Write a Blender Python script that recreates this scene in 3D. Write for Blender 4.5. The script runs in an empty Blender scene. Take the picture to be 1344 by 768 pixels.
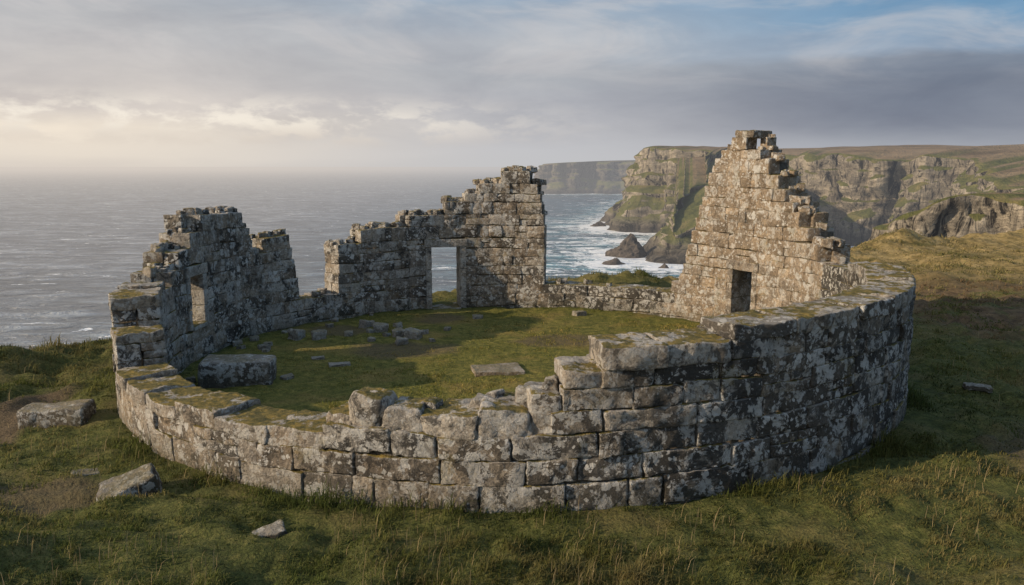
import bpy, math, random
import numpy as np
from mathutils import Vector
random.seed(7); rng=np.random.default_rng(11)
scene=bpy.context.scene
col=scene.collection
CX,CY,RI,RO=0.0,19.1,7.85,8.7
SEA=-55.0

# ---------------------------------------------------------------- noise
def _h(i,j,k,s):
    n=(i.astype(np.int64)*374761393+j.astype(np.int64)*668265263+k.astype(np.int64)*2147483647+s*974634777)&0xffffffff
    n=((n^(n>>13))*1274126177)&0xffffffff
    n=((n^(n>>16))*2246822519)&0xffffffff
    n=(n^(n>>15))&0xffffff
    return n/float(0xffffff)*2-1
def vn(x,y,z,s=0):
    x=np.asarray(x,float);y=np.asarray(y,float)+x*0;z=np.asarray(z,float)+x*0
    i=np.floor(x);j=np.floor(y);k=np.floor(z)
    fx=x-i;fy=y-j;fz=z-k
    fx=fx*fx*(3-2*fx);fy=fy*fy*(3-2*fy);fz=fz*fz*(3-2*fz)
    i=i.astype(np.int64);j=j.astype(np.int64);k=k.astype(np.int64)
    r=0
    for a in (0,1):
        wa=fx if a else 1-fx
        for b in (0,1):
            wb=fy if b else 1-fy
            for c in (0,1):
                wc=fz if c else 1-fz
                r=r+wa*wb*wc*_h(i+a,j+b,k+c,s)
    return r
def fbm(x,y,z,o=4,s=0):
    r=0;a=1.0;t=0
    for q in range(o):
        r=r+a*vn(x*2**q,y*2**q,z*2**q,s+q*17);t+=a;a*=0.5
    return r/t
def lin(c):
    return tuple(((v/255)/12.92 if v/255<0.04045 else ((v/255+0.055)/1.055)**2.4) for v in c)+(1,)

# ---------------------------------------------------------------- mesh helper
def make_mesh(name,V,F,mats,tint=None,midx=None,smooth=True,parent=None):
    me=bpy.data.meshes.new(name)
    V=np.asarray(V,dtype=np.float32)
    loops=np.concatenate([f.ravel() for f in F]).astype(np.int32)
    tot=np.concatenate([np.full(len(f),f.shape[1]) for f in F]).astype(np.int32)
    st=np.concatenate([[0],np.cumsum(tot)[:-1]]).astype(np.int32)
    me.vertices.add(len(V));me.vertices.foreach_set('co',V.ravel())
    me.loops.add(len(loops));me.loops.foreach_set('vertex_index',loops)
    me.polygons.add(len(tot));me.polygons.foreach_set('loop_start',st);me.polygons.foreach_set('loop_total',tot)
    if midx is not None: me.polygons.foreach_set('material_index',np.asarray(midx,dtype=np.int32))
    me.polygons.foreach_set('use_smooth',np.full(len(tot),smooth))
    me.update(calc_edges=True)
    if tint is not None:
        ca=me.color_attributes.new('tint','FLOAT_COLOR','POINT')
        t=np.ones((len(V),4),dtype=np.float32);t[:,:tint.shape[1]]=tint
        ca.data.foreach_set('color',t.ravel())
    for m in mats: me.materials.append(m)
    ob=bpy.data.objects.new(name,me);col.objects.link(ob)
    if parent: ob.parent=parent
    return ob
_top={}
def box_topo(nx,ny,nz):
    k=(nx,ny,nz)
    if k in _top: return _top[k]
    idx={};pts=[];faces=[]
    def g(i,j,l):
        q=(i,j,l)
        if q not in idx: idx[q]=len(pts);pts.append(q)
        return idx[q]
    for i in range(nx-1):
        for j in range(ny-1):
            faces.append((g(i,j,0),g(i,j+1,0),g(i+1,j+1,0),g(i+1,j,0)))
            faces.append((g(i,j,nz-1),g(i+1,j,nz-1),g(i+1,j+1,nz-1),g(i,j+1,nz-1)))
    for i in range(nx-1):
        for l in range(nz-1):
            faces.append((g(i,0,l),g(i+1,0,l),g(i+1,0,l+1),g(i,0,l+1)))
            faces.append((g(i,ny-1,l),g(i,ny-1,l+1),g(i+1,ny-1,l+1),g(i+1,ny-1,l)))
    for j in range(ny-1):
        for l in range(nz-1):
            faces.append((g(0,j,l),g(0,j,l+1),g(0,j+1,l+1),g(0,j+1,l)))
            faces.append((g(nx-1,j,l),g(nx-1,j+1,l),g(nx-1,j+1,l+1),g(nx-1,j,l+1)))
    _top[k]=(np.array(pts),np.array(faces));return _top[k]
def lines(h,r,res):
    n=max(2,int(round(2*(h-r)/res))+1)
    m=np.linspace(-h+r,h-r,n)
    return np.concatenate([[-h,-h+.45*r],m,[h-.45*r,h]])
def rbox(hx,hy,hz,r,res):
    r=min(r,hx*.9,hy*.9,hz*.9)
    lx,ly,lz=lines(hx,r,res),lines(hy,r,res),lines(hz,r,res)
    P,F=box_topo(len(lx),len(ly),len(lz))
    p=np.stack([lx[P[:,0]],ly[P[:,1]],lz[P[:,2]]],1)
    h=np.array([hx,hy,hz])-r
    q=np.clip(p,-h,h);d=p-q;L=np.linalg.norm(d,axis=1,keepdims=True)
    p=q+d/np.maximum(L,1e-9)*r
    return p,F
class Acc:
    def __init__(s): s.V=[];s.F=[];s.T=[];s.M=[];s.n=0
    def add(s,p,F,t,m=0):
        s.V.append(p);s.F.append(F+s.n);s.n+=len(p)
        s.T.append(np.tile(np.array(t,dtype=float),(len(p),1)));s.M.append(np.full(len(F),m))
    def build(s,name,mats,parent=None):
        return make_mesh(name,np.concatenate(s.V),[np.concatenate(s.F)],mats,np.concatenate(s.T),np.concatenate(s.M),True,parent)
def rough(p,amp,f,seed):
    s=seed*13.7
    out=p.copy()
    for a in range(3):
        out[:,a]+=amp*fbm(p[:,0]*f+s,p[:,1]*f+s*.3,p[:,2]*f,3,a*31+5)
    return out
def polar(p,th,rm,z):
    a=math.radians(th)+p[:,0]/rm
    R=rm+p[:,1]
    return np.stack([CX+R*np.cos(a),CY+R*np.sin(a),z+p[:,2]],1)

# ---------------------------------------------------------------- material helpers
def newmat(name):
    m=bpy.data.materials.new(name);m.use_nodes=True
    nt=m.node_tree;nt.nodes.clear();return m,nt
class N:
    def __init__(s,nt): s.nt=nt
    def new(s,t,**k):
        n=s.nt.nodes.new(t)
        for a,b in k.items(): setattr(n,a,b)
        return n
    def put(s,sock,v):
        if v is None: return
        if isinstance(v,bpy.types.NodeSocket): s.nt.links.new(v,sock)
        else: sock.default_value=v
    def math(s,op,a,b=None,c=None,clamp=False):
        n=s.new('ShaderNodeMath',operation=op);n.use_clamp=clamp
        s.put(n.inputs[0],a);s.put(n.inputs[1],b)
        if c is not None: s.put(n.inputs[2],c)
        return n.outputs[0]
    def mix(s,f,a,b,bt='MIX'):
        n=s.new('ShaderNodeMix',data_type='RGBA',blend_type=bt)
        s.put(n.inputs[0],f);s.put(n.inputs[6],a);s.put(n.inputs[7],b);return n.outputs[2]
    def noise(s,vec,scale,detail=4,rough=.55,dist=0):
        n=s.new('ShaderNodeTexNoise');s.put(n.inputs['Vector'],vec)
        n.inputs['Scale'].default_value=scale;n.inputs['Detail'].default_value=min(detail,5)
        n.inputs['Roughness'].default_value=rough;n.inputs['Distortion'].default_value=dist
        return n.outputs['Fac']
    def sstep(s,v,a,b,lo=0.0,hi=1.0):
        n=s.new('ShaderNodeMapRange',interpolation_type='SMOOTHSTEP')
        s.put(n.inputs[0],v);n.inputs[1].default_value=a;n.inputs[2].default_value=b
        n.inputs[3].default_value=lo;n.inputs[4].default_value=hi;return n.outputs[0]
    def ramp(s,v,stops):
        n=s.new('ShaderNodeValToRGB');s.put(n.inputs[0],v)
        e=n.color_ramp.elements
        while len(e)<len(stops): e.new(0.5)
        for i,(p,c) in enumerate(stops): e[i].position=p;e[i].color=c if len(c)==4 else (*c,1)
        return n.outputs[0]
    def scale(s,vec,sc):
        n=s.new('ShaderNodeVectorMath',operation='MULTIPLY');s.put(n.inputs[0],vec);n.inputs[1].default_value=sc;return n.outputs[0]
    def sep(s,vec):
        n=s.new('ShaderNodeSeparateXYZ');s.put(n.inputs[0],vec);return n.outputs
    def bump(s,h,st,dist,nrm=None):
        n=s.new('ShaderNodeBump');s.put(n.inputs['Height'],h);n.inputs['Strength'].default_value=st
        n.inputs['Distance'].default_value=dist
        if nrm is not None: s.put(n.inputs['Normal'],nrm)
        return n.outputs[0]
    def bsdf(s,c,rough=.9,nrm=None,spec=.25):
        n=s.new('ShaderNodeBsdfPrincipled');s.put(n.inputs['Base Color'],c);s.put(n.inputs['Roughness'],rough)
        n.inputs['Specular IOR Level'].default_value=spec
        if nrm is not None: s.put(n.inputs['Normal'],nrm)
        return n.outputs[0]
    def out(s,sh):
        o=s.new('ShaderNodeOutputMaterial');s.nt.links.new(sh,o.inputs[0])
    def haze(s,sh,L=6000.0,c=None):  # air haze painted on as a glow that grows with distance
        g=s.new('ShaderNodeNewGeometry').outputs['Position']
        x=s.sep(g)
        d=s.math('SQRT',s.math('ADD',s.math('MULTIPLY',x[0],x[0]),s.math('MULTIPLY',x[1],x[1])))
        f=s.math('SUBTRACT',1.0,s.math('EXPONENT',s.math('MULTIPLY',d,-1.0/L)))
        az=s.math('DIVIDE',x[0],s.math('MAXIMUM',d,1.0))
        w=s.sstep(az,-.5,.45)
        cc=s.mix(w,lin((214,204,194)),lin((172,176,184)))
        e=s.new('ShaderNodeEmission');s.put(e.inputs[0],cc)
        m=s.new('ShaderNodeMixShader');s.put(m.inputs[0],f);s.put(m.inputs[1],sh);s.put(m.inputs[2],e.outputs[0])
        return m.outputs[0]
def stone_material(name,dark=1.0,mossy=1.0,lichen=1.0):
    m,nt=newmat(name);n=N(nt)
    geo=n.new('ShaderNodeNewGeometry');pos=geo.outputs['Position'];nz=n.sep(geo.outputs['Normal'])[2]
    at=n.new('ShaderNodeAttribute',attribute_name='tint');t=n.sep(at.outputs['Color'])
    px=n.sep(pos)
    c=n.ramp(t[0],[(0,(.165,.15,.13)),(.25,(.27,.245,.205)),(.5,(.35,.315,.26)),(.75,(.32,.31,.285)),(1,(.46,.435,.385))])
    c=n.mix(n.math('MULTIPLY',t[2],.65),c,(.49,.38,.26,1))
    big=n.noise(pos,2.3,5,.62,.4)
    c=n.mix(1.0,c,n.ramp(big,[(.25,(.48,.47,.46)),(.5,(.95,.94,.93)),(.75,(1.32,1.29,1.25))]),'MULTIPLY')
    grain=n.noise(pos,18,5,.78)
    c=n.mix(1.0,c,n.ramp(grain,[(.30,(.30,.30,.30)),(.5,(1,1,1)),(.72,(1.5,1.5,1.48))]),'MULTIPLY')
    o=n.sstep(n.noise(pos,1.3,4,.6),.52,.72)
    c=n.mix(n.math('MULTIPLY',o,.38),c,(.28,.185,.085,1))
    xg=n.sstep(px[0],-4.0,5.0,-.02,.080)
    ed=n.noise(pos,2.0,5,.74,.8)
    dk=n.sstep(n.math('ADD',n.math('ADD',ed,xg),n.math('MULTIPLY',t[1],.14)),.55,.625)
    dk=n.math('MULTIPLY',dk,n.math('SUBTRACT',1.0,n.math('MULTIPLY',t[2],.7)))
    c=n.mix(n.math('MULTIPLY',dk,.84*dark),c,(.038,.037,.035,1))
    wv=n.new('ShaderNodeVectorMath',operation='ADD')
    nn=n.new('ShaderNodeTexNoise');n.put(nn.inputs['Vector'],pos);nn.inputs['Scale'].default_value=14;nn.inputs['Detail'].default_value=3
    n.put(wv.inputs[0],pos);n.put(wv.inputs[1],n.scale(nn.outputs['Color'],(.11,.11,.11)))
    def spots(sc,r0,r1,gate):
        v=n.new('ShaderNodeTexVoronoi');n.put(v.inputs['Vector'],wv.outputs[0]);v.inputs['Scale'].default_value=sc
        rr=n.sep(v.outputs['Color'])
        rad=n.math('MULTIPLY_ADD',rr[0],r1-r0,r0)
        s=n.sstep(n.math('SUBTRACT',rad,v.outputs['Distance']),0,.07)
        return n.math('MULTIPLY',s,n.math('GREATER_THAN',rr[1],gate))
    sp=n.math('MAXIMUM',spots(5.0,.12,.50,.46),spots(11,.14,.48,.40))
    sp=n.math('MULTIPLY',sp,n.sstep(big,.36,.48))
    crust=n.sstep(n.noise(pos,3.0,5,.80,.4),.515,.585)
    wl=n.math('MAXIMUM',n.math('MULTIPLY',sp,.95),n.math('MULTIPLY',crust,.85))
    wl=n.math('MULTIPLY',wl,n.math('MULTIPLY_ADD',t[1],.55,.62))
    c=n.mix(n.math('MULTIPLY',wl,.9*lichen,None,True),c,n.mix(grain,(.33,.33,.31,1),(.90,.89,.84,1)))
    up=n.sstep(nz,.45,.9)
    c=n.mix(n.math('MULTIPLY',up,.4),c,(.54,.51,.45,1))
    ms=n.math('ADD',n.noise(pos,1.5,5,.74),n.math('MULTIPLY',up,.14))
    ms=n.math('ADD',ms,n.math('MULTIPLY',n.math('MULTIPLY',n.sstep(px[0],-1.5,-4.0),n.sstep(px[1],15,13)),n.math('MULTIPLY',up,.05)))
    ms=n.sstep(ms,.59,.66)
    mf=n.math('MULTIPLY',ms,n.math('MULTIPLY_ADD',up,.60,.34))
    mc=n.ramp(n.noise(pos,9,4),[(.3,(.05,.055,.015)),(.5,(.16,.13,.03)),(.7,(.34,.235,.05))])
    c=n.mix(n.math('MULTIPLY',mf,mossy),c,mc)
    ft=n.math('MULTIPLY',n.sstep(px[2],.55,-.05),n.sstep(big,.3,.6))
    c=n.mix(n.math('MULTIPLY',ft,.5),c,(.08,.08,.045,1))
    h=n.math('ADD',n.noise(pos,8,5,.78,.3),n.math('MULTIPLY',grain,.5))
    b=n.bump(h,1.0,.11)
    n.out(n.bsdf(c,.92,b,.2));return m
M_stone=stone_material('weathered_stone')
M_loose=stone_material('loose_stone',.7,.5,1.0)
m,nt=newmat('mortar');n=N(nt);pos=n.new('ShaderNodeNewGeometry').outputs['Position']
c=n.ramp(n.noise(pos,12,5,.7),[(.3,(.07,.06,.045)),(.6,(.17,.145,.11)),(.8,(.26,.23,.18))])
n.out(n.bsdf(c,.95,n.bump(n.noise(pos,30,4,.7),1,.05)));M_mortar=m

# ---------------------------------------------------------------- ring wall profile
lev=[-.3]
r2=random.Random(9)
while lev[-1]<6.2: lev.append(lev[-1]+r2.choice([.27,.31,.34,.37,.41]))
def snap(z): return min(lev,key=lambda q:abs(q-z))
def snapup(z): return min(q for q in lev if q>=z)
CAPA=snap(2.05);CAPB=lev[lev.index(CAPA)+1]
CAPW=snap(2.05);CAPL=snap(.80);CAPZ=snap(.72)
prof=[(6,2.5),(9,2.6),(12.5,3.05),(16,3.5),(20,4.05),(23.5,4.65),(27.2,5.15),(29,5.5),(35,5.5),(37,5.3),(39,4.9),(41,4.3),(43,3.6),(44.6,2.7),(46,1.9),(47.5,1.3),(49,1.0),(50,CAPZ+.02),
 (81.8,CAPZ+.02),(82,2.7),(83.2,4.0),(84.5,4.2),(86,4.55),(91,4.5),(95,4.2),(99,3.9),(103,3.6),(108,3.3),(114,3.0),(120,2.85),(127,2.65),(131,2.45),(133.5,2.3),(134,CAPZ+.02),
 (144.2,CAPZ+.02),(145,1.6),(146,2.4),(148,2.75),(152.5,2.75),(154,2.3),(157,2.35),(157.8,3.3),(162,3.6),(167,3.6),(172,3.45),(176,3.15),(179,2.9),(182,2.65),(186,2.4),(189,2.15),(191.9,2.1),(192,CAPW+.02),(207.3,CAPW+.02),(207.5,1.5),(212,1.45),(212.3,CAPL+.02),(251.9,CAPL+.02),
 (252,1.1),(256,1.15),(263,1.2),(272,1.3),(274.3,1.32),(274.5,CAPA-.2),(277.9,CAPA-.2),(278,CAPA+.02),(290.9,CAPA+.02),(291,CAPB+.02),(355,CAPB+.02),(356,2.5),(366,2.5)]
pa=np.array([p[0] for p in prof]);ph=np.array([p[1] for p in prof])
def H(th):
    t=((np.asarray(th,float)-6)%360)+6
    return np.interp(t,pa,ph)
LH=.27
DZ=snapup(2.12)
openings=[dict(a=102.9,b=110.0,z0=-1,zt=DZ,n='door'),
          dict(a=28.0,b=33.4,z0=-1,zt=snap(2.2),n='door'),
          dict(a=174.3,b=179.2,z0=snap(.85),zt=snap(2.3),n='window')]
JW=1.5
def part_of(th):
    t=((th-6)%360)+6
    if t<48: return 'gable_wall'
    if t<82: return 'low_wall'
    if t<134: return 'doorway_wall'
    if t<144.3: return 'low_wall.001'
    if t<210: return 'window_wall'
    return 'curved_wall'
accs={}
def acc(th):
    return accs.setdefault(part_of(th),Acc())
def warm(th,z):
    t=((th-6)%360)+6
    if t<50: return .95
    if 82<=t<100: return .4
    if 210<t<255: return .3
    return .08
bs=0
ths=np.arange(6,366,.25)
tops={}
def wob(th,z): return .05*float(vn(th*.09,z*.7,0,77))+.02*float(vn(th*.35,z*2,0,78))
def put_block(leaf,a,e,z0,z1,near):
    global bs
    bs+=1
    thm=(a+e)/2;half=math.radians(e-a)*8.3/2;th_r=(RO-RI)/2
    res=.065 if near else .13
    dp=max(-.022,random.gauss(0,.014))
    if leaf==0: r0,r1=RI+th_r*random.uniform(.9,1.05),RO+dp
    else: r0,r1=RI-dp,RI+th_r*random.uniform(.9,1.0)
    g=random.uniform(-.004,.003)
    p,F=rbox(half-g,(r1-r0)/2,(z1-z0)/2-g*.7,random.choice([.012,.018,.025,.035]),res)
    zm=(z0+z1)/2
    sl=(wob(e,zm)-wob(a,zm))/max(.2,2*half)+random.gauss(0,.006)
    ag=random.gauss(0,.011)
    k1,k2=random.gauss(0,.03),random.gauss(0,.05)
    p=np.stack([p[:,0]+k2*p[:,2],p[:,1]+ag*p[:,0]+random.gauss(0,.02)*p[:,2],p[:,2]*(1+k1*p[:,0]/max(half,.1))+p[:,0]*sl],1)
    p=rough(p,.030,4.5,bs)
    if near: p=rough(p,.024,12,bs+.5)
    acc(thm).add(polar(p,thm,(r0+r1)/2,zm+wob(thm,zm)),F,(random.random(),random.random(),min(1,max(0,warm(thm,zm)+random.uniform(-.2,.2)))),0)
for leaf in (0,1):
    for ci in range(len(lev)-1):
        z0,z1=lev[ci],lev[ci+1];zm=(z0+z1)/2
        jit=.15*vn(ths*.35,ci*3.3,leaf*9.0,3+leaf)
        jit=np.where(ths<48,jit*.8,jit)
        jit=np.where((ths>98)&(ths<130),jit*.7,jit)
        jit=np.where(((ths>274)&(ths<356))|((ths>191)&(ths<252))|((ths>49.5)&(ths<81.9))|((ths>134)&(ths<144.3)),0,jit)
        ok=(H(ths)+jit)>zm
        for o in openings:
            zb=o['z0']
            if zm>zb and zm<o['zt']:
                ok&=~((ths>o['a']-JW)&(ths<o['b']+JW))
        i=0
        while i<len(ths):
            if not ok[i]: i+=1;continue
            j=i
            while j+1<len(ths) and ok[j+1]: j+=1
            a,b=ths[i],ths[j]+.25
            i=j+1
            if b-a<1.0: continue
            cur=a;first=True
            while cur<b-.01:
                t=((cur-6)%360)+6
                if 205<t<345: L=random.choice([.35,.5,.65,.75,.9,1.05,1.25])*random.uniform(.9,1.1)
                elif 184<t<=205: L=random.uniform(.6,1.1)
                elif t<48: L=random.choice([.26,.34,.42,.5,.62])*random.uniform(.9,1.1)
                else: L=random.choice([.3,.38,.46,.56,.68,.85])*random.uniform(.9,1.1)
                if first: L=max(L,.5 if t<48 else .6);first=False
                e=cur+math.degrees(L/8.3)
                if b-e<2.0: e=b if b-cur<math.degrees(1.15/8.3) else (cur+b)/2
                near=205<(((cur+e)/2-6)%360)+6<350
                if z1-z0>.3 and random.random()<(.11 if near else .15):
                    f=random.uniform(.4,.62);zz=z0+(z1-z0)*f
                    put_block(leaf,cur,e,z0,zz,near)
                    if L>.6:
                        mm=cur+(e-cur)*random.uniform(.35,.65)
                        put_block(leaf,cur,mm,zz,z1,near);put_block(leaf,mm,e,zz,z1,near)
                    else: put_block(leaf,cur,e,zz,z1,near)
                else: put_block(leaf,cur,e,z0,z1,near)
                for q in np.arange(math.floor(cur*2)/2,e,.5):
                    tops[(leaf,round(q*2))]=max(tops.get((leaf,round(q*2)),0),z1+wob(q,zm))
                cur=e
def tmin(th): return min(tops.get((l,round(q*2)),9) for l in (0,1) for q in (th-1,th,th+1) if (l,round(q*2)) in tops)
def cope(a,e,base_z,hh,tone,ro=0.0,grime=None):
    global bs
    thm=(a+e)/2;bs+=1
    half=math.radians(e-a)*8.3/2
    p,F=rbox(half-.003,.43+random.uniform(-.01,.03),hh/2+.015,.03,.06)
    k=random.gauss(0,.06)
    p=np.stack([p[:,0]+k*p[:,2],p[:,1]*(1+random.gauss(0,.02)*p[:,0]),p[:,2]*(1+random.gauss(0,.05)*p[:,0])+p[:,0]*random.gauss(0,.015)],1)
    p=rough(p,.055,2.6,bs);p=rough(p,.028,9,bs+.5)
    acc(thm).add(polar(p,thm,8.28+ro,base_z+hh/2+wob(thm,base_z)-.015),F,(tone,random.random() if grime is None else grime,.25),0)
cope(274.5,279.3,tmin(276),.22,.9,.0,.2)
cope(278.2,284.2,CAPA+.0,.31,1.0,.02,.15);cope(284.2,291.0,CAPA,.29,.9,-.01,.2)
cur=291.0
while cur<355:
    L=random.uniform(.75,1.6);e=min(cur+math.degrees(L/8.5),355)
    if 355-e<4: e=355
    cope(cur,e,CAPB,random.uniform(.17,.24),random.uniform(.4,1),random.uniform(-.02,.02));cur=e
for a,e in ((192,196.8),(196.8,202.3),(202.3,207.6)): cope(a,e,CAPW,random.uniform(.2,.26),.5)
cope(208,212.2,tmin(210),.17,.6)
cur=212.6
while cur<252:
    L=random.uniform(.5,1.05);e=min(cur+math.degrees(L/8.5),252)
    if 252-e<3: e=252
    cope(cur,e,CAPL,random.uniform(.18,.28),random.uniform(.3,1),random.uniform(-.03,.03),random.uniform(0,.6));cur=e
def corebox(a,b,z0,z1):
    hx=math.radians(b-a)*8.3/2
    P,F=box_topo(3,2,2)
    p=np.stack([(P[:,0]-1)*hx,(P[:,1]-.5)*(RO-RI-.14),(P[:,2]-.5)*(z1-z0)],1)
    return polar(p,(a+b)/2,(RO+RI)/2,(z0+z1)/2),F
for a in np.arange(6,366,1.5):
    b=a+1.5;m_=(a+b)/2
    h=min(min(tops.get((l,round(q*2)),0) for q in (a+.1,m_,b-.1)) for l in (0,1))-.10
    if h<.2: continue
    segs=[(-.5,h)]
    for o in openings:
        if b>o['a']-.2 and a<o['b']+.2:
            lo=o['z0']-.02
            segs=[(-.5,lo)] if lo>0 else []
            segs.append((o['zt']-LH+.04,h))
    for s0,s1 in segs:
        if s1>s0+.05:
            p,F=corebox(a,b,s0,s1);acc(m_).add(p,F,(.5,.5,.1),1)
def rubble(th,r,z,sx,sy,sz,yaw=0,amp=.25,t=None,res=.06,ang=.3,tilt=None):
    global bs
    bs+=1
    p,F=rbox(sx,sy,sz,min(sx,sy,sz)*ang,res)
    kx,ky,kz=[random.uniform(-.18,.18) for _ in range(3)]
    p=np.stack([p[:,0]*(1+ky*p[:,2]/sz),p[:,1]*(1+kx*p[:,0]/sx),p[:,2]*(1+kz*p[:,0]/sx)],1)
    p=rough(p,amp*min(sx,sy,sz),1.3/max(sx,sz)*.55,bs)
    p=rough(p,.036,8,bs+.3)
    c,s=math.cos(yaw),math.sin(yaw)
    tl=random.uniform(-.12,.12) if tilt is None else tilt
    p=np.stack([p[:,0]*c-p[:,1]*s,p[:,0]*s+p[:,1]*c,p[:,2]+p[:,0]*tl],1)
    acc(th).add(polar(p,th,r,z),F,t or (random.random(),random.random(),warm(th,z)),0)
for th in np.arange(7,366,.8):
    t=((th-6)%360)+6
    for leaf in (0,1):
        z=tops.get((leaf,round(th*2)),0)
        if z<.3: continue
        slope=abs(float(H(th+1.5)-H(th-1.5)))
        pr=.38+min(.6,slope*.9)
        if t<30 or t>36 and t<48: pr=.7
        elif t<=36: pr=0
        elif t<82 or 134<t<144: pr=.12
        if 252<t<=366: pr=0
        if 190<t<=252: pr=0
        if random.random()<pr:
            s=random.uniform(.06,.14)
            r=random.uniform(RI+.45,RO-.2) if leaf==0 else random.uniform(RI+.2,RI+.42)
            rubble(th,r,z+s*.4,s*random.uniform(.8,1.35),s*random.uniform(.8,1.2),s*.85,random.uniform(-1,1),.3)
front=[(256.3,8.34,1.66,.29,.29,.15,1.0,.03,.6),(253.4,8.2,1.34,.22,.34,.1,.6,0,.3),(259.9,8.34,1.50,.28,.32,-.05,.9,-.05,.3),(264.4,8.36,1.44,.40,.32,.04,1.0,.05,.25),
     (269.3,8.36,1.54,.38,.32,-.03,1.0,-.05,.25),(273.0,8.38,1.72,.22,.28,-.05,.95,.05,.3),
     (257.4,8.0,1.40,.24,.17,.2,.6,0,.3),(261.0,8.0,1.40,.30,.18,-.1,.8,0,.3),(265.6,8.0,1.44,.34,.18,.1,.9,0,.3),(269.6,8.02,1.56,.26,.18,.1,.8,0,.3),(272.9,8.02,1.70,.22,.18,.2,.8,0,.3),
     (262,8.2,1.52,.12,.14,.3,.7,.1,.5),(266.9,8.2,1.58,.14,.13,.5,.9,.1,.4),(271.2,8.2,1.72,.13,.12,.2,.8,.1,.4),(268.3,8.05,1.62,.10,.10,.6,.8,.1,.4),(273.8,8.3,1.88,.12,.14,.2,.8,.1,.4)]
for th,r,zt_,sx,sy,y,tt,tl,an in front:
    b0=tmin(th)-.06
    sz=max(.09,(zt_-b0)/2)
    rubble(th,r,zt_-sz,sx,sy,sz,y,.20,(tt,.35,.15),.045,an,tl)
rubble(32.2,8.25,max(tops.get((l,q),0) for l in (0,1) for q in (62,64,66))+.08,.38,.36,.11,0,.2,(.3,.5,.6),.08,.3,0)

ruin=bpy.data.objects.new('round_stone_ruin',None);col.objects.link(ruin)
ruin['label']='roofless circular ruin of lichened grey stone blocks on a grassy clifftop'
ruin['category']='ruin'
parts={}
plabel={'gable_wall':'tall stepped gable of warm tan stone with a small doorway','low_wall':'knee-high remnant of wall with mossy top','low_wall.001':'knee-high remnant of wall with mossy top',
 'doorway_wall':'ragged wall with an open doorway, rising to a broken peak','window_wall':'crumbling wall with a rectangular window opening','curved_wall':'long curved wall of big lichened blocks, partly collapsed'}
for k in accs:
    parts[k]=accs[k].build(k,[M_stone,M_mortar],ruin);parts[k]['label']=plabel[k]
for o,par in zip(openings,('doorway_wall','gable_wall','window_wall')):
    A=Acc();a,b=o['a'],o['b'];zt=o['zt'];zl=zt-LH
    rm=(RI+RO)/2;hw=(RO-RI)/2+.03
    t=(1.0,.0,.05) if par!='gable_wall' else (.7,.1,.6)
    def blk(a0,a1,z0,z1,ex=0.0):
        global bs
        bs+=1
        p,F=rbox(math.radians(a1-a0)*rm/2-.003,hw+ex,(z1-z0)/2-.003,.02,.1)
        p=rough(p,.016,4,bs)
        A.add(polar(p,(a0+a1)/2,rm,(z0+z1)/2),F,(min(1,max(0,t[0]+random.uniform(-.15,.1))),random.random()*.3,t[2]),0)
    blk(a-JW-.3,b+JW+.3,zl,zt,.015)
    zb=o['z0'] if o['n']=='window' else -.2
    for (x0,x1) in ((a-JW,a),(b,b+JW)):
        z=zb
        hs=[.62,.5,.45,.55] if o['n']=='door' else [.5,.4,.4]
        q=0
        while z<zl-.01:
            e=z+hs[q%len(hs)]
            if zl-e<.25: e=zl
            blk(x0,x1,z,e);z=e;q+=1
    if o['n']=='window': blk(a-.3,b+.3,zb-.03,zb+.09,.05)
    else: blk(a,b,-.2,.07,.12)
    f=A.build('door_frame' if o['n']=='door' else 'window_frame',[M_stone],parts[par])
    f['label']='dressed pale stone jambs and lintel around the opening'

# ---------------------------------------------------------------- ground
edge=[(-19,-60),(-17.5,0),(-16,12),(-14.4,20),(-12.6,24),(-9.2,29.2),(-3,32.5),(3,33.8),(8,36.5),(15,43),(24,54),(40,62),(80,78),(200,120),(330,140)]
poly=edge+[(330,-60)]
def sdist(x,y):
    d=np.full(x.shape,1e9)
    for (ax,ay),(bx,by) in zip(edge[:-1],edge[1:]):
        ux,uy=bx-ax,by-ay;L=ux*ux+uy*uy
        t=np.clip(((x-ax)*ux+(y-ay)*uy)/L,0,1)
        d=np.minimum(d,np.hypot(x-ax-t*ux,y-ay-t*uy))
    ins=np.zeros(x.shape,bool)
    for (ax,ay),(bx,by) in zip(poly,poly[1:]+poly[:1]):
        c=((ay>y)!=(by>y))&(x<(bx-ax)*(y-ay)/((by-ay) if by!=ay else 1e-9)+ax)
        ins^=c
    return np.where(ins,d,-d)
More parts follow.
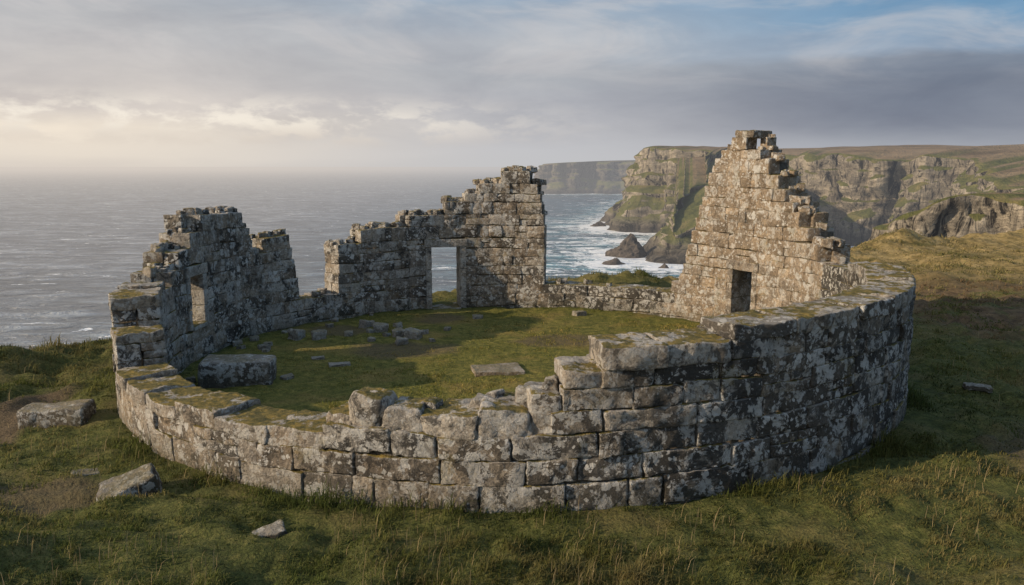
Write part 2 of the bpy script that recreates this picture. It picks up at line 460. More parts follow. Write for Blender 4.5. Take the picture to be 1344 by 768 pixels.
def ground_z(x,y):
    x=np.asarray(x,float);y=np.asarray(y,float)
    d=sdist(x,y)+1.1*fbm(x*.25,y*.25,x*0,3,9)
    r=np.hypot(x-CX,y-CY)
    out=np.clip((r-8.8)/3,0,1);inn=np.clip((7.7-r)/3,0,1)
    z=(.03+.19*out)*fbm(x*.45,y*.45,x*0,3,21)*1.3+.06*fbm(x*1.7,y*1.7,x*0,3,4)*(1-.4*inn)
    z=z+(.03+.10*np.clip(out*3,0,1))*np.abs(fbm(x*1.8,y*1.8,x*0,2,14))*2
    far=np.clip((y-30)/40,0,1)
    z=z+far*1.1*fbm(x*.06,y*.06,x*0,3,44)+np.clip((y-26)/30,0,1)*.55*fbm(x*.25,y*.25,x*0,4,45)+np.clip((y-28)/10,0,1)*.18*fbm(x*.9,y*.9,x*0,3,46)
    # grassy bank behind the low back wall
    z=z+.35*np.exp(-(((x-5)/4)**2+((y-30.5)/1.6)**2))
    z=z+.42*np.exp(-(((x+6.6)/1.6)**2+((y-8.5)/.9)**2))+.36*np.exp(-(((x-7.5)/3)**2+((y-8.4)/1.0)**2))
    z=z+.10*np.exp(-((r-8.8)/.35)**2)*np.clip(.5+fbm(x*.8,y*.8,x*0,2,8),0,1)*(r>8.2)
    z=z-.14*np.exp(-((x+9.9-.25*(y-14))/.5)**2)*np.clip((17-y)/3,0,1)
    door=np.exp(-((x+2.4)/2.0)**2)*(y>27)
    e=np.clip(3.2-d,0,3.2);z=z-e*e*.10+.45*(1-door)*np.exp(-((d-3.0)/1.3)**2)*np.clip(.5+1.3*fbm(x*.5,y*.5,x*0,3,3),0,1.2)
    dd=np.clip(-d,0,60)
    z=z-dd*2.4+1.5*fbm(x*.3,y*.3,z*.1,3,5)*np.clip(dd/2,0,1)
    return np.maximum(z,SEA-3)
def axis(parts_):
    return np.unique(np.concatenate(parts_).round(4))
xs=axis([np.linspace(-60,-19,26),np.arange(-19,-15,.4),np.arange(-15,15,.15),np.arange(15,45,.4),np.arange(45,90,2.5),np.linspace(90,330,26)])
ys=axis([np.linspace(-60,6,18),np.arange(6,14,.12),np.arange(14,36,.18),np.arange(36,80,.5),np.linspace(80,180,40)])
X,Y=np.meshgrid(xs,ys,indexing='ij');Z=ground_z(X,Y)
def gridfaces(nx,ny):
    i,j=np.meshgrid(np.arange(nx-1),np.arange(ny-1),indexing='ij')
    a=(i*ny+j).ravel();return np.stack([a,a+ny,a+ny+1,a+1],1)
m,nt=newmat('turf');n=N(nt)
geo=n.new('ShaderNodeNewGeometry');pos=geo.outputs['Position'];px=n.sep(pos);nz=n.sep(geo.outputs['Normal'])[2]
g1=n.noise(pos,.55,5,.6);g2=n.noise(pos,4.5,5,.7);g3=n.noise(pos,28,4,.7)
c=n.ramp(g2,[(.3,(.034,.041,.013)),(.5,(.080,.089,.027)),(.7,(.15,.138,.048))])
c=n.mix(n.math('MULTIPLY',n.sstep(g1,.5,.66),.6),c,(.16,.13,.055,1))
c=n.mix(1.0,c,n.ramp(g3,[(.3,(.5,.5,.5)),(.7,(1.5,1.5,1.4))]),'MULTIPLY')
rx=n.math('SUBTRACT',px[1],CY);rr=n.math('SQRT',n.math('ADD',n.math('MULTIPLY',px[0],px[0]),n.math('MULTIPLY',rx,rx)))
c=n.mix(n.sstep(rr,8.0,7.4),c,n.mix(1.0,c,(1.6,1.42,1.15,1),'MULTIPLY'))  # courtyard turf colour raised and yellowed to paint in a sunlit patch
gold=n.ramp(n.noise(n.scale(pos,(.5,1.2,.5)),.45,5,.78),[(.32,(.10,.09,.03)),(.45,(.24,.18,.07)),(.58,(.36,.265,.115)),(.72,(.19,.15,.06))])
gold=n.mix(1.0,gold,n.ramp(n.noise(pos,1.6,5,.75),[(.35,(.5,.5,.46)),(.6,(1.2,1.2,1.2))]),'MULTIPLY')
c=n.mix(n.sstep(px[1],27,36),c,gold)
hx=n.sstep(px[0],11.5,14);hy=n.math('MULTIPLY',n.sstep(px[1],20,24),n.sstep(px[1],36,29))
hp=n.math('MULTIPLY',n.math('MULTIPLY',hx,hy),n.sstep(n.noise(pos,.4,5,.75),.40,.53))
c=n.mix(hp,c,n.ramp(n.noise(pos,3,5,.7),[(.35,(.07,.048,.028)),(.65,(.19,.13,.07))]))
def blob(x,y,sx,sy):
    a=n.math('DIVIDE',n.math('SUBTRACT',px[0],x),sx);b=n.math('DIVIDE',n.math('SUBTRACT',px[1],y),sy)
    r=n.math('ADD',n.math('MULTIPLY',a,a),n.math('MULTIPLY',b,b))
    return n.sstep(n.math('ADD',r,n.math('MULTIPLY',n.math('SUBTRACT',g1,.5),2.5)),1.2,.4)
e=blob(-9.6,14.0,.7,3.0)
for q in [(-7.0,11.2,1.2,.7),(9.6,12.2,1.6,2.4),(-3.0,20.5,1.6,1.0),(-5.2,23.0,1.0,.8),(-2.3,24.8,1.0,.9),(1.5,21.5,1.5,.8)]:
    e=n.math('MAXIMUM',e,n.math('MULTIPLY',blob(*q),.75))
c=n.mix(n.math('MULTIPLY',e,.85),c,n.ramp(g3,[(.3,(.06,.042,.03)),(.7,(.17,.125,.085))]))
st=n.sstep(n.math('ADD',nz,n.math('MULTIPLY',g2,.2)),.72,.58)
c=n.mix(st,c,n.ramp(g2,[(.3,(.07,.06,.05)),(.7,(.2,.18,.14))]))
hb=n.math('ADD',g2,n.math('MULTIPLY',g3,.5))
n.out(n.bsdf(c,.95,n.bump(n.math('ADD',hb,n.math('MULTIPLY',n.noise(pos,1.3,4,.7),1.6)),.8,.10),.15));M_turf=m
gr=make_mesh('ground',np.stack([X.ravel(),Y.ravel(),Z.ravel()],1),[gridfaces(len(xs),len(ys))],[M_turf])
gr['kind']='structure';gr['label']='green and golden clifftop turf with trodden bare patches';gr['category']='ground'

# ---------------------------------------------------------------- grass blades
def blades(x,y,hgt,wid,tint,lean=.5):
    N_=len(x);z=ground_z(x,y)-.01
    az=rng.uniform(0,2*np.pi,N_);ln=rng.uniform(.15,1.0,N_)*lean
    wx,wy=-np.sin(az)*wid/2,np.cos(az)*wid/2
    dx,dy=np.cos(az)*ln*hgt,np.sin(az)*ln*hgt
    dx+=.10*hgt
    V=np.zeros((N_,5,3))
    V[:,0]=np.stack([x-wx,y-wy,z],1);V[:,1]=np.stack([x+wx,y+wy,z],1)
    zm=z+hgt*(.66-.12*ln)
    V[:,2]=np.stack([x-wx*.75+dx*.35,y-wy*.75+dy*.35,zm],1);V[:,3]=np.stack([x+wx*.75+dx*.35,y+wy*.75+dy*.35,zm],1)
    V[:,4]=np.stack([x+dx,y+dy,z+hgt*(1.04-.45*ln)],1)
    b=np.arange(N_)*5
    q=np.stack([b,b+1,b+3,b+2],1);t=np.stack([b+2,b+3,b+4],1)
    return V.reshape(-1,3),q,t,np.repeat(tint,5,axis=0)
m,nt=newmat('grass_blade');n=N(nt)
at=n.new('ShaderNodeAttribute',attribute_name='tint')
b1=n.new('ShaderNodeBsdfDiffuse');n.put(b1.inputs[0],at.outputs['Color'])
tr=n.new('ShaderNodeBsdfTranslucent');n.put(tr.inputs[0],at.outputs['Color'])
mx=n.new('ShaderNodeMixShader');mx.inputs[0].default_value=.3;n.put(mx.inputs[1],b1.outputs[0]);n.put(mx.inputs[2],tr.outputs[0])
n.out(mx.outputs[0]);M_grass=m
def sample(Nn,d0,d1,a=38):
    d=np.exp(rng.uniform(np.log(d0),np.log(d1),Nn));ph_=np.radians(rng.uniform(-a,a,Nn))
    return d*np.sin(ph_),d*np.cos(ph_)
x,y=sample(370000,7.8,60)
sel=rng.uniform(0,1,len(x))<.38
cx_,cy_=sample(5000,7.8,60)
pk=rng.integers(0,5000,sel.sum())
dd_=(.035+.0045*np.hypot(cx_[pk],cy_[pk]))*rng.uniform(.6,1.6,5000)[pk]
x[sel]=cx_[pk]+rng.normal(0,1,sel.sum())*dd_;y[sel]=cy_[pk]+rng.normal(0,1,sel.sum())*dd_
r=np.hypot(x-CX,y-CY);sd=sdist(x,y)
keep=((r<RI-.03)|(r>RO+.02))&(sd>-.3)
bare=np.exp(-(((x+9.6)/.7)**2+((y-14.0)/3.0)**2))+.8*np.exp(-(((x+7)/1.2)**2+((y-11.2)/.7)**2))+.8*np.exp(-(((x-9.6)/1.6)**2+((y-12.2)/2.4)**2))+.7*np.exp(-(((x+3)/1.6)**2+((y-20.5)/1.0)**2))+.6*np.exp(-(((x+5.2)/1)**2+((y-23)/.8)**2))
bare+=.85*np.clip(fbm(x*.9,y*.9,x*0,3,99)*3-.2,0,1)
keep&=rng.uniform(0,1,len(x))>bare*1.0
x,y,r,sd,sel=x[keep],y[keep],r[keep],sd[keep],sel[keep]
cl=fbm(x*1.1,y*1.1,x*0,3,60);cl2=fbm(x*3.5,y*3.5,x*0,2,61);big=fbm(x*.35,y*.35,x*0,3,62)
dist=np.hypot(x,y)
hgt=.022+.05*np.clip(.25+cl*1.5,0,1)+.04*np.clip(cl2,0,1)
hgt=np.where(sel,hgt*1.8,hgt)
hgt*=1+1.7*np.exp(-((r-8.75)/.35)**2)*(r>8.2)*np.clip(.5+cl*1.5,0,1.3)
hgt*=np.where(r<8,.5,1)
hgt*=np.where(y>28,1.6,1)
hgt*=np.where((y>27)&(np.abs(x+2.4)<1.8),.35,1)
hgt*=1+.8*np.clip((9.6-y)/1.2,0,1)*np.clip(.4+big,0,1)
hgt*=1+1.2*np.exp(-((sd-2.5)/2)**2)*(x<-8)
hgt*=rng.uniform(.5,1.35,len(x))
wid=.0045+.00075*dist
green=np.stack([.104+.03*big,.120+.02*big,.033+0*big],1)
dry=np.array([.29,.23,.11]);deep=np.array([.045,.057,.018])
k=np.clip(.28+1.1*big+.6*cl2+rng.normal(0,.25,len(x)),0,1)*.62
k=np.where((y>27)&(x>6),np.clip(k+.45,0,1),k)
k=np.where((x<-9.5)&(y>17),np.clip(k+.35,0,1),k)
k=np.where(np.abs(r-9.0)<.5,k*.4,k)[:,None]
C=green*(1-k)+dry*k
k2=np.clip(-cl*1.5+.15,0,.85)[:,None];C=C*(1-k2)+deep*k2
hth=((x>12)&(y>21)&(y<32)&(fbm(x*.5,y*.5,x*0,3,33)>-.05))
C[hth]=np.array([.16,.11,.06])
C*=rng.uniform(.65,1.35,(len(x),1))
C=np.where((r<8)[:,None],C*np.array([1.55,1.38,1.15]),C)  # blades inside the ring tinted brighter, sunlight put into their colour
C=np.where(((r>8.5)&(y<16)&(x>-1.5))[:,None],C*.76,C)  # shade over the front-right grass painted in as darker blade colour
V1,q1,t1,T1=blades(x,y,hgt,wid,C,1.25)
x,y=sample(5200,7.9,26);r=np.hypot(x-CX,y-CY)
k=((r>RO+.1))&(fbm(x*.7,y*.7,x*0,2,90)>.22)&(sdist(x,y)>0)
x,y=x[k],y[k]
C=np.tile([.33,.26,.14],(len(x),1))*rng.uniform(.6,1.2,(len(x),1))
V2,q2,t2,T2=blades(x,y,rng.uniform(.12,.34,len(x)),.004+.0003*np.hypot(x,y),C,.6)
o_=len(V1)
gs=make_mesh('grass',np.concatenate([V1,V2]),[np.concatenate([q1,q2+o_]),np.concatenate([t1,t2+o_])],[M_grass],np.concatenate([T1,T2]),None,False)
gs['kind']='stuff';gs['label']='short windblown clifftop grass with dry seed stalks';gs['category']='grass'

# ---------------------------------------------------------------- fallen stones
def fallen(x,y,sx,sy,sz,yaw,tx=0,ty=0,amp=.22,label='',t=None,sink=.3,name='fallen_stone'):
    global bs
    bs+=1
    p,F=rbox(sx,sy,sz,min(sx,sy,sz)*.25,max(.03,max(sx,sy)/12))
    k=random.uniform(-.2,.2);p=np.stack([p[:,0],p[:,1]*(1+k*p[:,0]/sx),p[:,2]*(1-.8*k*p[:,0]/sx)],1)
    p=rough(p,amp*min(sx,sy,sz)*1.2,.9/max(sx,sy),bs);p=rough(p,.018,10,bs)
    A=Acc();A.add(p,F,t or (random.uniform(.7,1),random.uniform(0,.3),.35),0)
    ob=A.build(name,[M_loose]);ob.location=(x,y,float(ground_z(np.array([x]),np.array([y]))[0])+sz*(1-2*sink))
    ob.rotation_euler=(tx,ty,yaw);ob['label']=label;ob['category']='stone'
    ob['group']='stones fallen from the ruin';return ob
fallen(-8.62,14.55,.60,.30,.25,.06,.03,-.03,.22,'long squared grey block half sunk in turf beside the wall',(.1,.8,.1),.34)
fallen(-5.65,11.2,.42,.26,.22,.40,.25,-.28,.3,'tilted dark slab leaning out of the grass',(.0,1.0,.0),.44)
fallen(-3.15,9.75,.2,.14,.1,.5,.1,-.2,.3,'small flat stone lying in long grass',(.1,.8,.1),.42)
fallen(-6.1,17.3,.78,.4,.33,.12,0,.05,.2,'large lichened block lying inside the ruin',(.2,.9,.1),.2)
fallen(-.35,18.3,.58,.40,.06,.2,0,.0,.25,'thin flat slab set in the turf',(.1,.1,.8),.42)
pale=lambda:(random.uniform(.85,1),0.0,.2)
fallen(-5.4,21.8,.20,.16,.16,.4,0,.1,.3,'small pale rubble stone on the turf',pale())
fallen(-6.05,21.9,.22,.18,.18,1.2,0,.1,.3,'small grey rubble stone by the wall',pale())
fallen(-3.85,22.9,.22,.17,.17,.2,0,.1,.3,'pale rubble stone on the turf',pale())
fallen(-4.4,23.5,.16,.16,.14,.9,0,.1,.3,'pale rubble stone on the turf',pale())
fallen(-3.2,22.2,.18,.16,.15,.7,0,-.1,.3,'pale rubble stone on the turf',pale())
fallen(-2.75,21.8,.22,.18,.16,-.3,0,.2,.3,'pale rubble stone on the turf',pale())
fallen(-3.0,21.2,.15,.12,.12,.3,.1,.2,.3,'pale rubble stone on the turf',pale())
for (x_,y_,s_) in ((-3.6,22.3,.09),(-4.1,22.6,.08),(-2.5,22.5,.10),(-3.4,23.4,.11),(-2.2,21.5,.07),(-3.9,21.6,.08),(-2.9,22.9,.08),(-4.7,22.4,.10),(-1.9,23.1,.08)):
    fallen(x_,y_,s_*1.2,s_,s_*.85,random.uniform(0,3),0,.1,.3,'pale rubble stone on the turf',pale())
fallen(-4.2,18.9,.26,.14,.04,.3,0,0,.3,'flat stone flush with the turf')
fallen(-4.9,19.6,.16,.1,.04,.3,0,0,.3,'flat stone flush with the turf')
fallen(-5.1,17.6,.14,.1,.05,.9,0,0,.3,'flat stone flush with the turf')
fallen(9.9,16.4,.26,.15,.05,-.35,0,.05,.25,'flat grey slab lying in shaded grass',(.3,.6,.1))
fallen(-6.75,12.0,.20,.13,.05,.5,0,.05,.25,'flat stone in worn earth',(.1,.8,.1),.4)
fallen(2.2,25.6,.2,.14,.1,.5,0,.05,.25,'small stone at the foot of the wall')
fallen(-1.1,24.9,.14,.12,.08,.5,0,.05,.25,'small stone at the foot of the wall')
for i in range(16):
    a=random.uniform(120,200);rr_=random.uniform(6.5,7.7)
    s=random.uniform(.06,.12)
    fallen(CX+rr_*math.cos(math.radians(a)),CY+rr_*math.sin(math.radians(a)),s*1.2,s,s*.8,random.uniform(0,3),0,0,.3,'small rubble stone at the foot of the wall')

# ---------------------------------------------------------------- sea
coast_main=[(440,1750,14,40),(262,1350,16,40),(190,1020,18,45),(124,800,16,46),(128,760,20,52),(160,742,22,36),(190,725,20,22),(152,640,10,22),(122,562,-9,24),(106,525,-26,18),(96,500,-42,12),(126,500,-28,20),(158,535,-8,26),
            (180,590,6,16),(205,690,14,8),(232,690,14,22),(250,645,13,16),(262,618,12,3),(274,594,12,24),(294,576,12,14),(304,558,11,4),(310,535,8,20),(296,508,3,26),(274,462,-2,26),(252,415,-7,24),(232,375,-12,20),(220,330,-16,20),(215,290,-22,20)]
coast_far=[(520,2150,14,60),(300,1960,14,60),(60,1830,6,40),(75,1770,11,40),(200,1800,14,50),(330,1740,13,50),(480,1700,14,50)]
coast_near=[(150,275,-14,16),(112,235,-12,10),(93,208,-12,7),(99,198,-7,6),(108,195,-3.5,5),(120,190,-2.2,6),(134,182,-4,6),(175,160,-7,8)]
stacks=[(77.5,531,14,15,9),(62,488,8.5,4.0,5),(86,803,9,5,6),(92,640,5,3,4),(90,470,4,2.5,3),(70,560,4,2.5,3)]
def cdist(x,y):
    d=np.full(x.shape,1e9)
    for cst in (coast_main,coast_far):
        for a,b in zip(cst[:-1],cst[1:]):
            ux,uy=b[0]-a[0],b[1]-a[1];L=ux*ux+uy*uy
            t=np.clip(((x-a[0])*ux+(y-a[1])*uy)/L,0,1)
            d=np.minimum(d,np.hypot(x-a[0]-t*ux,y-a[1]-t*uy)-(a[3]+(b[3]-a[3])*t)*.85)
    for s in stacks: d=np.minimum(d,np.hypot(x-s[0],y-s[1])-s[2])
    return np.maximum(d,0)
xs=axis([-np.geomspace(30000,400,22),np.linspace(-400,0,20),np.arange(0,300,5),np.linspace(300,900,20),np.geomspace(900,30000,16)])
ys=axis([np.linspace(-300,280,8),np.arange(280,900,6),np.arange(900,2100,30),np.geomspace(2100,60000,24)])
X,Y=np.meshgrid(xs,ys,indexing='ij');D=cdist(X,Y)
foam=np.exp(-D/55.0)
m,nt=newmat('sea_water');n=N(nt)
geo=n.new('ShaderNodeNewGeometry');pos=geo.outputs['Position'];px=n.sep(pos)
fo=n.sep(n.new('ShaderNodeAttribute',attribute_name='tint').outputs['Color'])[0]
w1=n.noise(n.scale(pos,(.5,1.2,1)),.085,5,.72,.5);w2=n.noise(n.scale(pos,(.5,1.4,1)),.02,4,.6,.3)
turq=n.sstep(n.math('ADD',fo,n.math('MULTIPLY',w2,.3)),.12,.7)
base=n.mix(turq,(.03,.065,.088,1),(.03,.125,.155,1))
base=n.mix(n.sstep(px[0],100,-350),base,(.15,.165,.18,1))
base=n.mix(1.0,base,n.ramp(w1,[(.32,(.15,.18,.2)),(.5,(.9,.9,.9)),(.66,(2.6,2.5,2.4))]),'MULTIPLY')
base=n.mix(1.0,base,n.ramp(w2,[(.35,(.6,.62,.64)),(.65,(1.3,1.3,1.3))]),'MULTIPLY')
streak=n.noise(n.scale(pos,(.45,1.0,1)),.04,5,.72,2.2)
lace=n.noise(pos,.13,5,.82,.8)
fs=n.math('ADD',n.math('MULTIPLY',fo,.24),streak)
fm=n.math('MULTIPLY',n.sstep(fs,.625,.66),n.sstep(lace,.42,.52))
near=n.sstep(n.math('ADD',fo,n.math('MULTIPLY',lace,1.1)),1.26,1.38)
fm=n.math('MAXIMUM',fm,near)
caps=n.math('MULTIPLY',n.sstep(n.noise(n.scale(pos,(.5,1.3,1)),.10,5,.68,.6),.66,.71),.6)
fm=n.math('MAXIMUM',fm,caps)
cc=n.mix(fm,base,(.92,.95,.95,1))
rg=n.math('MULTIPLY_ADD',fm,.5,.27)
h=n.math('ADD',n.math('MULTIPLY',w1,11.0),n.math('MULTIPLY',w2,16.0))
b=n.bump(h,.8,1.0)
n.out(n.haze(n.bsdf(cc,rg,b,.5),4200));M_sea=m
t3=np.stack([foam.ravel()]*3,1)
sea=make_mesh('sea',np.stack([X.ravel(),Y.ravel(),np.full(X.size,SEA)],1),[gridfaces(len(xs),len(ys))],[M_sea],t3)
sea['kind']='structure';sea['label']='grey blue sea with white surf below the cliffs';sea['category']='sea'

# ---------------------------------------------------------------- cliffs
def cliff_material(name,gz=.60,rockmul=1.0,L=6000,fs=1.0):
    m,nt=newmat(name);n=N(nt)
    geo=n.new('ShaderNodeNewGeometry');pos=geo.outputs['Position'];px=n.sep(pos);nz=n.sep(geo.outputs['Normal'])[2]
    strat=n.noise(n.scale(pos,(.06*fs,.06*fs,.24*fs)),1.0,5,.75,1.4)
    crack=n.noise(n.scale(pos,(.11*fs,.11*fs,.03*fs)),1.0,5,.75,1.0)
    bl=n.noise(pos,.035*fs,5,.68)
    c=n.ramp(strat,[(.3,(.22,.20,.17)),(.5,(.37,.34,.285)),(.68,(.54,.50,.42))])
    c=n.mix(1.0,c,n.ramp(crack,[(.40,(.08,.078,.075)),(.49,(.85,.84,.82)),(.6,(1.15,1.12,1.08))]),'MULTIPLY')
    c=n.mix(1.0,c,n.ramp(bl,[(.35,(.55,.54,.52)),(.6,(1.15,1.12,1.05))]),'MULTIPLY')
    c=n.mix(1.0,c,(rockmul,)*3+(1,),'MULTIPLY')
    wet=n.sstep(px[2],SEA+18,SEA+3);c=n.mix(n.math('MULTIPLY',wet,.75),c,(.035,.032,.028,1))
    gcol=n.ramp(n.noise(pos,.06*fs,5,.72),[(.3,(.075,.088,.03)),(.5,(.145,.15,.05)),(.7,(.25,.21,.09))])
    heath=n.ramp(n.noise(n.scale(pos,(.5,1,1)),.02*fs,5,.78),[(.3,(.15,.11,.06)),(.5,(.29,.21,.125)),(.7,(.38,.285,.175))])
    gcol=n.mix(n.sstep(nz,.95,.998),gcol,heath)
    gm=n.sstep(n.math('ADD',nz,n.math('MULTIPLY',n.math('SUBTRACT',bl,.5),1.4)),gz-.05,gz+.05)
    gm=n.math('MULTIPLY',gm,n.sstep(px[2],SEA+6,SEA+16))
    c=n.mix(gm,c,gcol)
    b=n.bump(n.math('ADD',n.math('MULTIPLY',strat,5.0),n.math('MULTIPLY',crack,9.0)),.9,1.0/fs)
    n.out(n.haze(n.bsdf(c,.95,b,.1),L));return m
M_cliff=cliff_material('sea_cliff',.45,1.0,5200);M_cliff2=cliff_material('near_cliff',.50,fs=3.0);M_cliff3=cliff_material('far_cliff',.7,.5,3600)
def headland(name,cst,mat,ds,rows,inland,base,amp,tal=.6,ztop=28,seed=1,fine=1.0,smoothn=2,rk=14,fan=None):
    pts=np.array([[c[0],c[1],c[2],c[3]] for c in cst],float)
    for _ in range(smoothn):
        q=[pts[0]]
        for a,b in zip(pts[:-1],pts[1:]): q+= [a*.78+b*.22,a*.22+b*.78]
        q.append(pts[-1]);pts=np.array(q)
    seg=np.hypot(*(pts[1:,:2]-pts[:-1,:2]).T);s=np.concatenate([[0],np.cumsum(seg)])
    S=np.arange(0,s[-1],ds)
    P=np.stack([np.interp(S,s,pts[:,i]) for i in range(4)],1)
    P[:,2]+=(3.2*vn(S/45*fine,0*S,0*S,seed+40)+2.0*vn(S/13*fine,0*S,0*S,seed+41))/max(1,fine*.8)
    T=np.gradient(P[:,:2],axis=0);T/=np.linalg.norm(T,axis=1,keepdims=True)
    k=int(18/ds)|1
    kern=np.ones(k)/k
    Ts=np.stack([np.convolve(np.pad(T[:,i],k//2,mode='edge'),kern,'valid') for i in range(2)],1)[:len(T)]
    Ts/=np.linalg.norm(Ts,axis=1,keepdims=True)
    Nn=np.stack([Ts[:,1],-Ts[:,0]],1)
    if np.mean((Nn@np.array(inland)))>0: Nn=-Nn
    V=[];nr=rows
    for t in np.linspace(0,1,nr):
        z=base+(P[:,2]-base)*t
        w=P[:,3]*(1+.35*vn(S/38*fine,0*S,0*S,seed+50))
        tl=np.clip(tal+.25*vn(S/50*fine,0*S,0*S,seed+51),.15,.97)
        out=w*np.clip((tl-t)/tl,0,1)**.9
        rel=np.clip((P[:,2]-base)/60,.25,1)
        gul=np.abs(vn(S/48*fine,t*.5,0*S,seed))
        but=-1.9*np.exp(-(gul/.16)**2)+.5*gul
        g2_=np.abs(vn(S/16*fine,t*1.3,0*S,seed+1));but2=-np.exp(-(g2_/.2)**2)+.4*g2_
        led=vn(S/30*fine,z/6*fine+0*S,0*S,seed+2);led2=fbm(S/8*fine,z/7*fine,0*S,3,seed+3)
        step=np.floor(t*6+1.2*vn(S/60*fine,0*S,0*S,seed+9))/6-t
        fade=1-.5*t**6
        o=out+(but*amp+but2*amp*.6+led*amp*.25+led2*amp*.5-step*amp*1.4*(t>.45))*fade*rel
        o=o-(max(0,t-.93)/.07)**2*amp*.15
        V.append(np.stack([P[:,0]+Nn[:,0]*o,P[:,1]+Nn[:,1]*o,z+.8*led*(t>0)],1))
    I=np.tile(np.array(inland,float),(len(S),1))
    if fan:
        # direction in which the plateau runs inland, turning along the coast so that it never overhangs the bay
        keys=[]
        for (kx,ky,ix,iy) in fan:
            keys.append((S[np.argmin(np.hypot(P[:,0]-kx,P[:,1]-ky))],ix,iy))
        keys.sort()
        for c_ in (0,1): I[:,c_]=np.interp(S,[q[0] for q in keys],[q[1+c_] for q in keys])
    for q in np.concatenate([[.002,.006,.012,.02,.035,.055],np.linspace(.09,1,16)]):
        e=V[nr-1]
        x=e[:,0]+I[:,0]*q;y=e[:,1]+I[:,1]*q
        z=e[:,2]+(ztop-e[:,2])*(1-np.exp(-q*rk))+3.0/fine*fbm(x*.006*fine,y*.006*fine,0*x,4,seed+8)*min(1,q*20)+.8*(1-np.exp(-q*200))
        V.append(np.stack([x,y,z],1))
    V=np.array(V)
    return make_mesh(name,V.reshape(-1,3),[gridfaces(V.shape[0],V.shape[1])],[mat])
def tag(o,l,c='cliff'):
    o['kind']='structure';o['label']=l;o['category']=c
tag(headland('cliff_headland',coast_main,M_cliff,2.0,66,(2600,1500),SEA-3,12,.72,30,3,fan=[(440,1750,1700,2200),(160,742,1100,2600),(122,562,600,2700),(180,590,500,2700),(205,690,700,2800),(232,690,1100,2800),(262,618,1900,2300),(310,535,2600,1500),(215,290,3000,900)]),'rugged grassy sea cliffs with brown heath on top')
tag(headland('distant_headland',coast_far,M_cliff3,8,30,(3000,900),SEA-3,22,.45,22,13),'hazy dark headland far across the bay')
tag(headland('rocky_bluff',coast_near,M_cliff2,.9,34,(400,120),-34,4.2,.85,-6,23,3.0,2,3),'low pale rocky bluff with grassy top')
for i,(x,y,rx_,h,ry) in enumerate(stacks):
    nu,nv=40,18;VV=[]
    for v_ in range(nv):
        t=v_/(nv-1)
        for u in range(nu):
            a=2*math.pi*u/nu
            rr_=(1-t)**.8*(1+.15*math.sin(3*a+i))
            VV.append((x+rx_*rr_*math.cos(a)+.20*rx_*t,y+ry*rr_*math.sin(a),SEA-1+(h+1)*t))
    VV=np.array(VV);VV=rough(VV,h*.24,.9/h*1.6,i+900);VV=rough(VV,h*.14,.5,i+30)
    f=[]
    for v_ in range(nv-1):
        for u in range(nu):
            f.append((v_*nu+u,v_*nu+(u+1)%nu,(v_+1)*nu+(u+1)%nu,(v_+1)*nu+u))
    if i==0:
        ms,nt=newmat('stack_rock');n=N(nt);p_=n.new('ShaderNodeNewGeometry').outputs['Position']
        cc=n.ramp(n.noise(n.scale(p_,(1,1,.6)),.35,5,.7),[(.3,(.025,.022,.018)),(.7,(.15,.125,.10))])
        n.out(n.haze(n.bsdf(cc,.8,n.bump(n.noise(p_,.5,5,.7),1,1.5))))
    o=make_mesh('sea_stack' if i==0 else 'sea_rock',VV,[np.array(f)],[ms],None,None,False)
    o['category']='rock';o['label']='pointed dark sea stack ringed by surf' if i==0 else 'low dark rock awash in surf'

# ---------------------------------------------------------------- sky and light
ELEV=math.radians(22);sd_=Vector((-.945,-.33,0)).normalized()
to_sun=Vector((sd_.x*math.cos(ELEV),sd_.y*math.cos(ELEV),math.sin(ELEV)))
sl=bpy.data.lights.new('sun','SUN');sl.energy=5.0;sl.angle=math.radians(.6);sl.color=(1,.79,.56)
so=bpy.data.objects.new('sun',sl);so.rotation_euler=(-to_sun).to_track_quat('-Z','Y').to_euler();so.location=(-30,-5,30);col.objects.link(so)
w=bpy.data.worlds.new('World');scene.world=w;w.use_nodes=True;nt=w.node_tree;nt.nodes.clear();n=N(nt)
sk=n.new('ShaderNodeTexSky',sky_type='NISHITA');sk.sun_disc=False;sk.sun_elevation=ELEV
sk.sun_rotation=math.atan2(to_sun.x,to_sun.y)
bg1=n.new('ShaderNodeBackground');n.put(bg1.inputs[0],sk.outputs[0]);bg1.inputs[1].default_value=.07
dirv=n.new('ShaderNodeTexCoord').outputs['Generated'];d=n.sep(dirv)
el=n.math('MULTIPLY',n.math('ARCSINE',d[2]),57.2958)
az=n.math('MULTIPLY',n.math('ARCTAN2',d[0],d[1]),57.2958)
def cvec(a,b,c=0,sh=0):
    v=n.new('ShaderNodeCombineXYZ');n.put(v.inputs[0],n.math('MULTIPLY',az,a));n.put(v.inputs[1],n.math('ADD',n.math('MULTIPLY',el,b),n.math('MULTIPLY',az,sh)));v.inputs[2].default_value=c;return v.outputs[0]
n1=n.noise(cvec(.045,.22),1.0,5,.55,.5)
n2=n.noise(cvec(.10,.36,4.2),1.0,5,.60,.3)
n3=n.noise(cvec(.09,.32,9,.02),1.0,5,.60,.7)
ew=n.math('ADD',el,n.math('MULTIPLY',n.math('SUBTRACT',n1,.5),2.6))
en=n.math('DIVIDE',ew,16.0,clamp=True)
def st(*a): return [(e/16,lin(c)) for e,c in a]
L_=n.ramp(en,st((0,(218,208,197)),(.8,(230,219,205)),(2.6,(236,224,208)),(3.8,(216,207,199)),(5.2,(202,196,192)),(8,(190,189,190)),(11.2,(170,174,180)),(16,(155,160,170))))
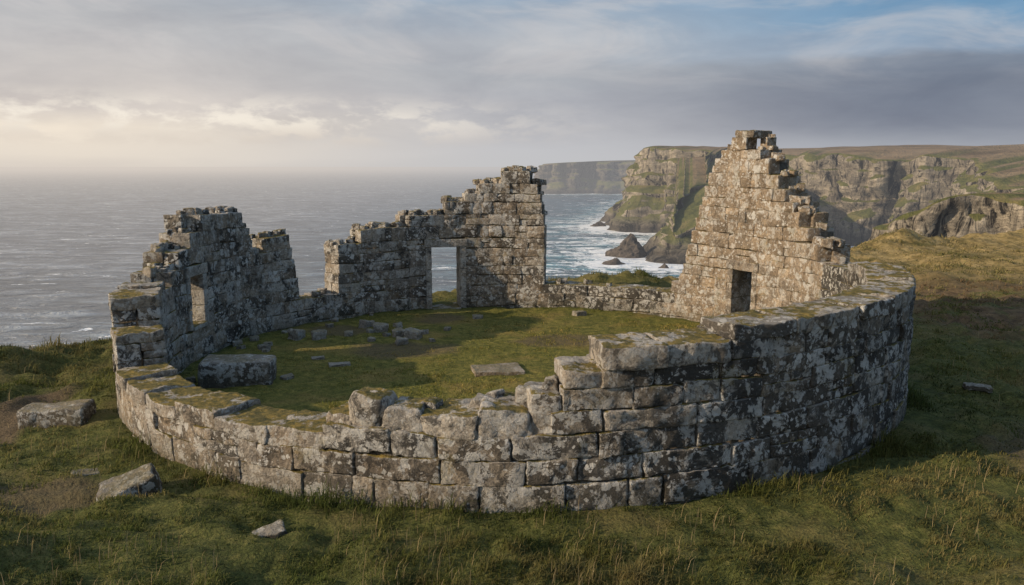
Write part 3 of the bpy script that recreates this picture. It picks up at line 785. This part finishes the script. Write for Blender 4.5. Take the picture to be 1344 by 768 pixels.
C_=n.ramp(en,st((0,(194,194,196)),(1,(194,194,197)),(2.6,(184,184,188)),(4.5,(170,172,179)),(6.3,(174,178,184)),(8.5,(180,185,192)),(11.2,(150,170,190)),(16,(135,152,175))))
R_=n.ramp(en,st((0,(180,182,188)),(1.4,(156,160,169)),(2.6,(132,138,151)),(5.0,(116,125,141)),(6.4,(126,137,153)),(7.0,(140,160,182)),(9,(116,154,186)),(16,(92,132,170))))
a1=n.sstep(az,-30,4);a2=n.sstep(az,0,28)
cc=n.mix(a2,n.mix(a1,L_,C_),R_)
md=n.ramp(n2,[(.3,(.88,.88,.90)),(.5,(1,1,1)),(.7,(1.13,1.12,1.10))])
cc=n.mix(n.sstep(el,.6,3.0,.0,.9),cc,n.mix(1.0,cc,md,'MULTIPLY'))
stk=n.math('MULTIPLY',n.sstep(n3,.42,.70),n.sstep(el,4,8))
cc=n.mix(n.math('MULTIPLY',stk,.45),cc,lin((212,207,205)))
cn=n.noise(cvec(.20,.50,2),1,5,.60,.2)
band=n.math('MULTIPLY',n.sstep(el,1.0,2.4),n.sstep(el,5.2,2.8))
cum=n.math('MULTIPLY',n.math('MULTIPLY',n.sstep(cn,.43,.57),band),n.sstep(az,10,-18))
cc=n.mix(n.math('MULTIPLY',cum,.8),cc,n.mix(n.sstep(el,1.2,3.4),lin((212,200,188)),lin((252,243,228))))
hi=n.sstep(el,13,45,1.0,1.8)
bg2=n.new('ShaderNodeBackground');n.put(bg2.inputs[0],cc);n.put(bg2.inputs[1],hi)
cov=n.sstep(el,14,50,1.0,.7)
mx=n.new('ShaderNodeMixShader');n.put(mx.inputs[0],cov);n.put(mx.inputs[1],bg1.outputs[0]);n.put(mx.inputs[2],bg2.outputs[0])
wo=n.new('ShaderNodeOutputWorld');nt.links.new(mx.outputs[0],wo.inputs[0])

cam=bpy.data.cameras.new('camera');co=bpy.data.objects.new('camera',cam);col.objects.link(co)
cam.lens=28;cam.sensor_width=36;cam.clip_end=200000;cam.clip_start=.1
co.location=(0,0,4.8);co.rotation_euler=(math.radians(90-9.02),0,0);scene.camera=co
scene.view_settings.view_transform='Standard';scene.view_settings.look='None';scene.view_settings.exposure=0
